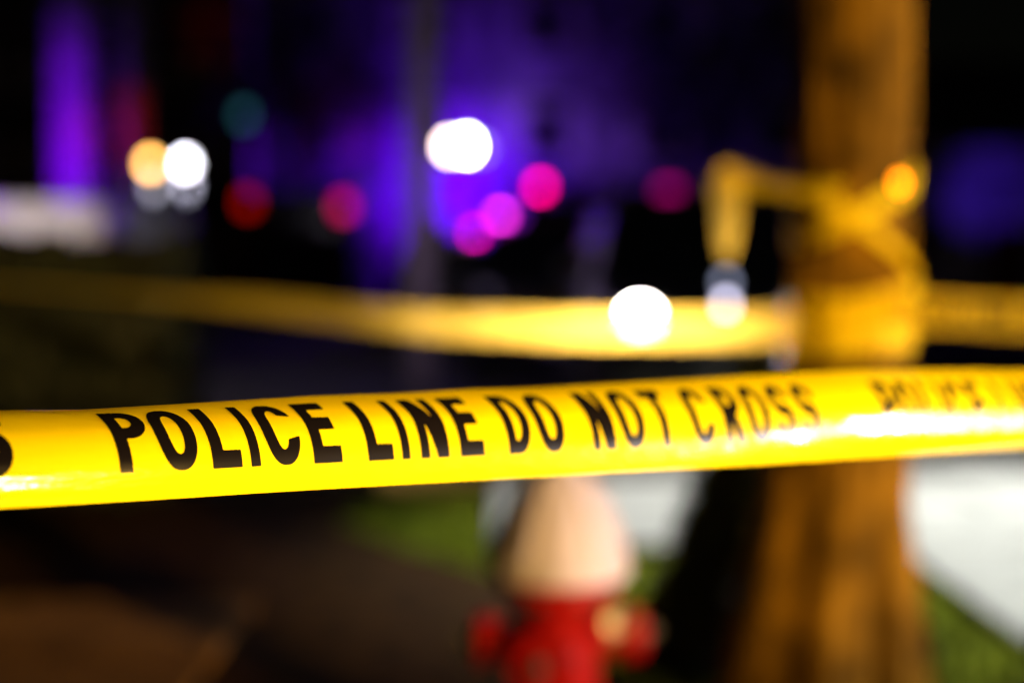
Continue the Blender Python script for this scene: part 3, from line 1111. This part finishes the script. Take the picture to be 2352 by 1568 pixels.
# twin globe lamp post, amber and white
L0 = at(345, 377, 15.0)
L1 = at(427, 373, 15.0)
lp = thing('lamp_post', 'twin globe lamp post with one amber and one white globe', 'street lamp', ((L0.x + L1.x) / 2, 15.0, 0))
hw_ = (L1.x - L0.x) / 2
zg = L0.z
MB().lathe([(.13, 0), (.13, .08), (.08, .14), (.05, .3), (.04, 1.2), (.035, zg - .2), (.05, zg - .18), (.03, zg - .12)], 16).build('post', M_DARK_STEEL, lp, True)
MB().tube([(-hw_, 0, zg - .1), (-hw_ * .8, 0, zg - .17), (0, 0, zg - .2), (hw_ * .8, 0, zg - .17), (hw_, 0, zg - .1)], .018, 8).build('arm', M_DARK_STEEL, lp, True)


def globe(x, z, m, parent, r):
    MB().lathe([(r * math.cos(R(a)), z + r * math.sin(R(a))) for a in (-85, -60, -35, -10, 15, 40, 65, 85)], 18, Matrix.Translation((x, 0, 0))).build('globe', m, parent, True)


globe(-hw_, zg, lamp_mat('globe_amber', (1, .50, .11), 17), lp, .062)
globe(hw_, zg, lamp_mat('globe_white', (.92, .9, 1), 8.5), lp, .062)
light('globe_light', 'POINT', (L1.x, 14.85, L1.z), 30, (.92, .9, 1), None, .03)
# faint glowing pair added below for the globes' ghost discs
for x in (-hw_ * .85, hw_ * 1.05):
    MB().lathe([(.02, zg - .31), (.05, zg - .25), (.05, zg - .19), (.02, zg - .16)], 12, Matrix.Translation((x, 0, 0))).build('ghost_glow', lamp_mat('ghost_glow', (.8, .8, 1), 1.6), lp, True)

# utility cabinet
cabx = at(360, 530, 16.4)
cb = thing('utility_cabinet', 'blue-grey utility cabinet standing behind the twin globe lamp post', 'cabinet', (cabx.x, 16.4, 0))
ch = at(360, 497, 16.4).z
MB().bevbox((0, 0, ch / 2), (.72, .5, ch), .03).build('case', M_CABINET, cb)
for s in (-1, 1):
    d_ = MB().bevbox((s * .17, -.26, ch / 2), (.32, .03, ch - .2), .01).build('door', M_CABINET, cb)
    MB().bevbox((s * .04, -.285, ch / 2), (.02, .03, .14), .006).build('handle', M_STEEL, d_)
MB().bevbox((0, 0, ch + .02), (.8, .58, .05), .015).build('lid', M_CABINET, cb)

# traffic signal far off, green lit
tsp = at(560, 265, 33.5)
ts = thing('traffic_signal', 'traffic signal on a tall mast with a dim green light', 'traffic light', (tsp.x, 33.7, 0))
MB().tube([(1.6, .25, 0), (1.6, .25, tsp.z + 1)], [.12, .08], 14).build('mast', M_DARK_STEEL, ts, True)
MB().tube([(1.6, .25, tsp.z + .9), (0, .25, tsp.z + 1.0)], .05, 10).build('mast_arm', M_DARK_STEEL, ts, True)
hd = MB().bevbox((0, 0, tsp.z + .38), (.42, .26, 1.15), .05).build('signal_head', M_DARK_STEEL, ts)
for k, m_ in enumerate((lamp_mat('signal_green', (.05, .3, .36), .6), mat('signal_amber_off', (.1, .06, .01), .3), mat('signal_red_off', (.1, .01, .01), .3))):
    M_ = Matrix.Translation((0, -.13, tsp.z + .36 * k)) @ rot_to((0, -1, 0))
    MB().lathe([(.17, 0), (.16, .02), (.1, .04), (.02, .05)], 18, M_).build('signal_lens', m_, hd, True)
    MB().lathe([(.19, 0), (.19, .2), (.18, .2), (.18, .0)], 18, M_).build('visor', M_DARK_STEEL, hd, True)

# twin floodlight mast
F0, F1, F2 = at(1032, 337, 33), at(1072, 335, 33), at(1106, 341, 33)
ft = thing('light_tower', 'portable light tower with twin blinding white floodlights above police cars', 'floodlight', (F1.x, 33, 0))
MB().bevbox((0, .6, .55), (1.1, 1.6, .7), .06).build('generator_box', M_CABINET, ft, True)
MB().tube([(0, 0, 0), (0, 0, F1.z - .25)], [.07, .04], 12).build('mast', M_STEEL, ft, True)
MB().bevbox((.0, 0, F1.z - .22), (1.1, .06, .06), .01).build('cross_bar', M_STEEL, ft)
FL_W = lamp_mat('flood_white', (1, 1, 1), 70)
FL_P = lamp_mat('flood_warm', (1, .74, .66), 26)
FL_V = lamp_mat('flood_violet', (.45, .25, 1), 3.4)
for p, m_, r in ((F0, FL_P, .14), (F1, FL_W, .15), (F2, FL_V, .13)):
    h_ = MB().bevbox((p.x - F1.x, .06, p.z), (.34, .12, .34), .03).build('lamp_head', M_DARK_STEEL, ft)
    MB().lathe([(r, 0), (r, .02), (r * .6, .04), (r * .1, .05)], 20, Matrix.Translation((p.x - F1.x, 0, p.z)) @ rot_to((0, -1, 0))).build('lamp_glass', m_, h_, True)
MB().bevbox((-.9, -.1, .25), (.5, .08, .5), .02).build('outrigger', M_STEEL, ft)

# street lamp behind the viewer's right shoulder: the orange light of the place
SL = Vector((7.5, -7.5, 2.3))
sl_ = thing('street_lamp', 'low sodium lamp post with a hooded orange lantern', 'street lamp', (SL.x + .9, SL.y - .6, 0))
MB().lathe([(.12, 0), (.12, .25), (.07, .4), (.05, SL.z + .1), (.03, SL.z + .2)], 16).build('post', M_DARK_STEEL, sl_, True)
MB().tube([(0, 0, SL.z + .1), (-.4, .27, SL.z + .3), (-.85, .57, SL.z + .26)], .03, 10).build('arm', M_DARK_STEEL, sl_, True)
MB().bevbox((-.9, .6, SL.z + .22), (.3, .6, .14), .05).build('lantern', M_DARK_STEEL, sl_, True)
MB().lathe([(.13, .14), (.13, .08), (.08, .03), (.02, .01)], 18, Matrix.Translation((-.9, .6, SL.z))).build('lamp_glass', lamp_mat('sodium_glass', (1, .5, .12), 60), sl_, True)
light('sodium_lamp', 'SPOT', SL - Vector((0, 0, .06)), 14500, (1, .6, .15), None, .16, (.72, 2.4, 1.42), 21, .4).scale = (1, .54, 1)

# ------------------------------------------------------------------ trees on the left
def small_tree(px, Y, r, label, seed):
    p = at(px, 600, Y)
    t = thing('street_tree', label, 'tree', (p.x, Y, 0), 0, None)
    rings = []
    for i in range(30):
        z = -.1 + i * .19
        rings.append([Vector(((r * (1 + .5 * max(0, .6 - z)) * (1 - .03 * z) + .02 * noise.noise(Vector((math.cos(a) * 2 + seed, math.sin(a) * 2, z)))) * math.cos(a),
                              (r * (1 + .5 * max(0, .6 - z)) * (1 - .03 * z) + .02 * noise.noise(Vector((math.cos(a) * 2 + seed, math.sin(a) * 2, z)))) * math.sin(a), z))
                      for a in [2 * math.pi * k / 24 for k in range(24)]])
    MB().loft(rings).build('trunk', M_BARK_G, t, True)
    add_limbs_and_crown(t, 5.0, 2.2, 7.6, 900, M_BARK_G, M_LEAF, seed, .08)
    return p


tb = small_tree(176, 20.6, .36, 'thick pale tree trunk washed in violet light beside white van', 31)
tr = small_tree(310, 21.5, .24, 'slim tree trunk glowing dull red behind the twin globe lamp', 32)
# unseen patrol car added at left so its beacons light those trunks
bc = Vector((-6.7, 10.2, 0))
make_suv('unseen police car with blue and red beacons turning, left of the hedge', tuple(bc), R(35), {1: BLUE_L, 2: BLUE_L, 6: PINK_A})
for zz, pw in ((2.4, 26000), (3.1, 20000), (3.8, 12000), (4.4, 5000)):
    light('blue_wash', 'SPOT', bc + Vector((.2, .6, 1.9)), pw, (.19, .0, 1), None, .1, (tb.x, tb.y, zz), 7, 1)
light('van_fill', 'SPOT', bc + Vector((.5, .6, 1.9)), 900, (.85, .78, 1), None, .1, (-5.7, 17.2, 1.6), 15, .8)  # extra spot added to brighten the side of the panel van
light('beacon_red', 'SPOT', bc + Vector((.6, .6, 1.9)), 4000, (1, .02, .0), None, .1, (tr.x, tr.y, 3.2), 8, .9)
light('beacon_red', 'SPOT', bc + Vector((.6, .6, 1.95)), 2200, (1, .02, .0), None, .1, at(490, 70, 48), 4.2, .9)


# ------------------------------------------------------------------ houses behind
def house(label, cx, y, w, h, rows, cols, door_col, wall=None):
    t = thing('house', label, 'house', (cx, y, 0))
    MB().box((0, 4, h / 2), (w, 8, h)).build('wall', wall or M_STUCCO, t)
    rf = MB()
    rf.add([(-w / 2 - .4, -.5, h - .1), (w / 2 + .4, -.5, h - .1), (w / 2 + .4, 8.5, h - .1), (-w / 2 - .4, 8.5, h - .1),
            (-w / 2 - .4, 4, h + 2.6), (w / 2 + .4, 4, h + 2.6)], [(0, 1, 5, 4), (2, 3, 4, 5), (0, 4, 3), (1, 2, 5), (0, 3, 2, 1)])
    ro = rf.build('roof', M_SHINGLE, t)
    MB().bevbox((w * .28, 5, h + 2.2), (.8, .8, 2.2), .02).build('chimney', M_CONC2, ro)
    for s in (-1, 1):
        MB().box((s * (w / 2 + .0), -.02, h / 2), (.22, .1, h - .12)).build('corner_board', M_TRIM, t)
    MB().box((0, -.05, h - .22), (w + .3, .12, .22)).build('eaves_board', M_TRIM, t)
    for j in range(rows):
        for i in range(cols):
            x = -w / 2 + w * (i + .5) / cols
            z = 1.0 + j * 2.9
            if j == 0 and i == door_col:
                d = MB().box((x, -.03, 1.1), (1.0, .08, 2.1)).build('door', M_DOOR, t)
                MB().bevbox((x + .38, -.1, 1.05), (.05, .08, .05), .015).build('handle', M_BRASS, d)
                MB().box((x, -.04, 2.3), (1.4, .12, .16)).build('lintel', M_TRIM, d)
                continue
            wd = MB()
            for dx, dz, sx, sz in ((-.55, .75, .1, 1.6), (.55, .75, .1, 1.6), (0, 1.5, 1.0, .1), (0, 0, 1.0, .1)):
                wd.box((x + dx, -.04, z + dz), (sx, .1, sz))
            wo = wd.build('window', M_TRIM, t)
            for s in (0, 1):
                MB().box((x, -.02, z + .41 + s * .7), (1.0, .04, .62)).build('pane', M_GLASS, wo)
            MB().box((x, -.04, z + .76), (1.0, .08, .06)).build('sash_bar', M_TRIM, wo)
            MB().bevbox((x, -.1, z - .1), (1.35, .22, .09), .01).build('sill', M_TRIM, wo)
            for s in (-1, 1):
                MB().box((x + s * .86, -.035, z + .75), (.42, .06, 1.55)).build('shutter', M_TRIM, wo)
    return t


house('pale tall house washed in blue and violet light behind police cars', .9, 38, 15.5, 9.4, 3, 5, 2)
house('pale house faintly lit blue, right of the tree trunk', 13.6, 36, 8.5, 4.2, 1, 4, 1)
house('tall dark house behind the ambulance', -11.5, 48, 13, 9.6, 3, 5, 2, M_SIDING_DARK)
def yard_tree(px, Y, z0, top, spread, label, seed):
    p = at(px, 600, Y)
    t = thing('yard_tree', label, 'tree', (p.x, Y, 0))
    MB().tube([(0, 0, -.1), (.05, 0, 1.5), (-.03, .05, z0 + .4)], [.2, .16, .1], 14).build('trunk', M_BARK_G, t, True)
    add_limbs_and_crown(t, z0, spread, top, 2600, M_BARK_G, M_LEAF, seed, .09, 1.7)


yard_tree(1640, 35.3, 3.4, 8.2, 3.6, 'dark leafy tree in front of the blue-lit house, near the pale house', 41)
yard_tree(700, 36.2, 4.0, 8.6, 2.8, 'dark leafy tree at the corner of the blue-lit house by the ambulance', 42)
# bare lights without fittings, added to tint the facade
bw = at(1040, 420, 36.6)
light('blue_wash', 'POINT', bw, 420, (.13, .0, 1), None, .15)
bw2 = at(1190, 250, 36.9)
light('violet_fill', 'POINT', bw2, 7, (.6, .3, 1), None, .15)  # added close to the wall for a local violet patch
light('blue_wash', 'SPOT', (6.2, 26, 2.2), 1500, (.1, .02, 1), None, .15, at(2270, 440, 36), 14, .9)  # bare spot added to tint the right-hand house faintly blue
light('violet_fill', 'POINT', at(1390, 330, 36.6), 9, (.4, .15, 1), None, .15)
light('violet_fill', 'POINT', at(1000, 440, 12.0), 30, (.7, .5, 1), None, .1)  # bare light added in front of the utility pole to brighten it
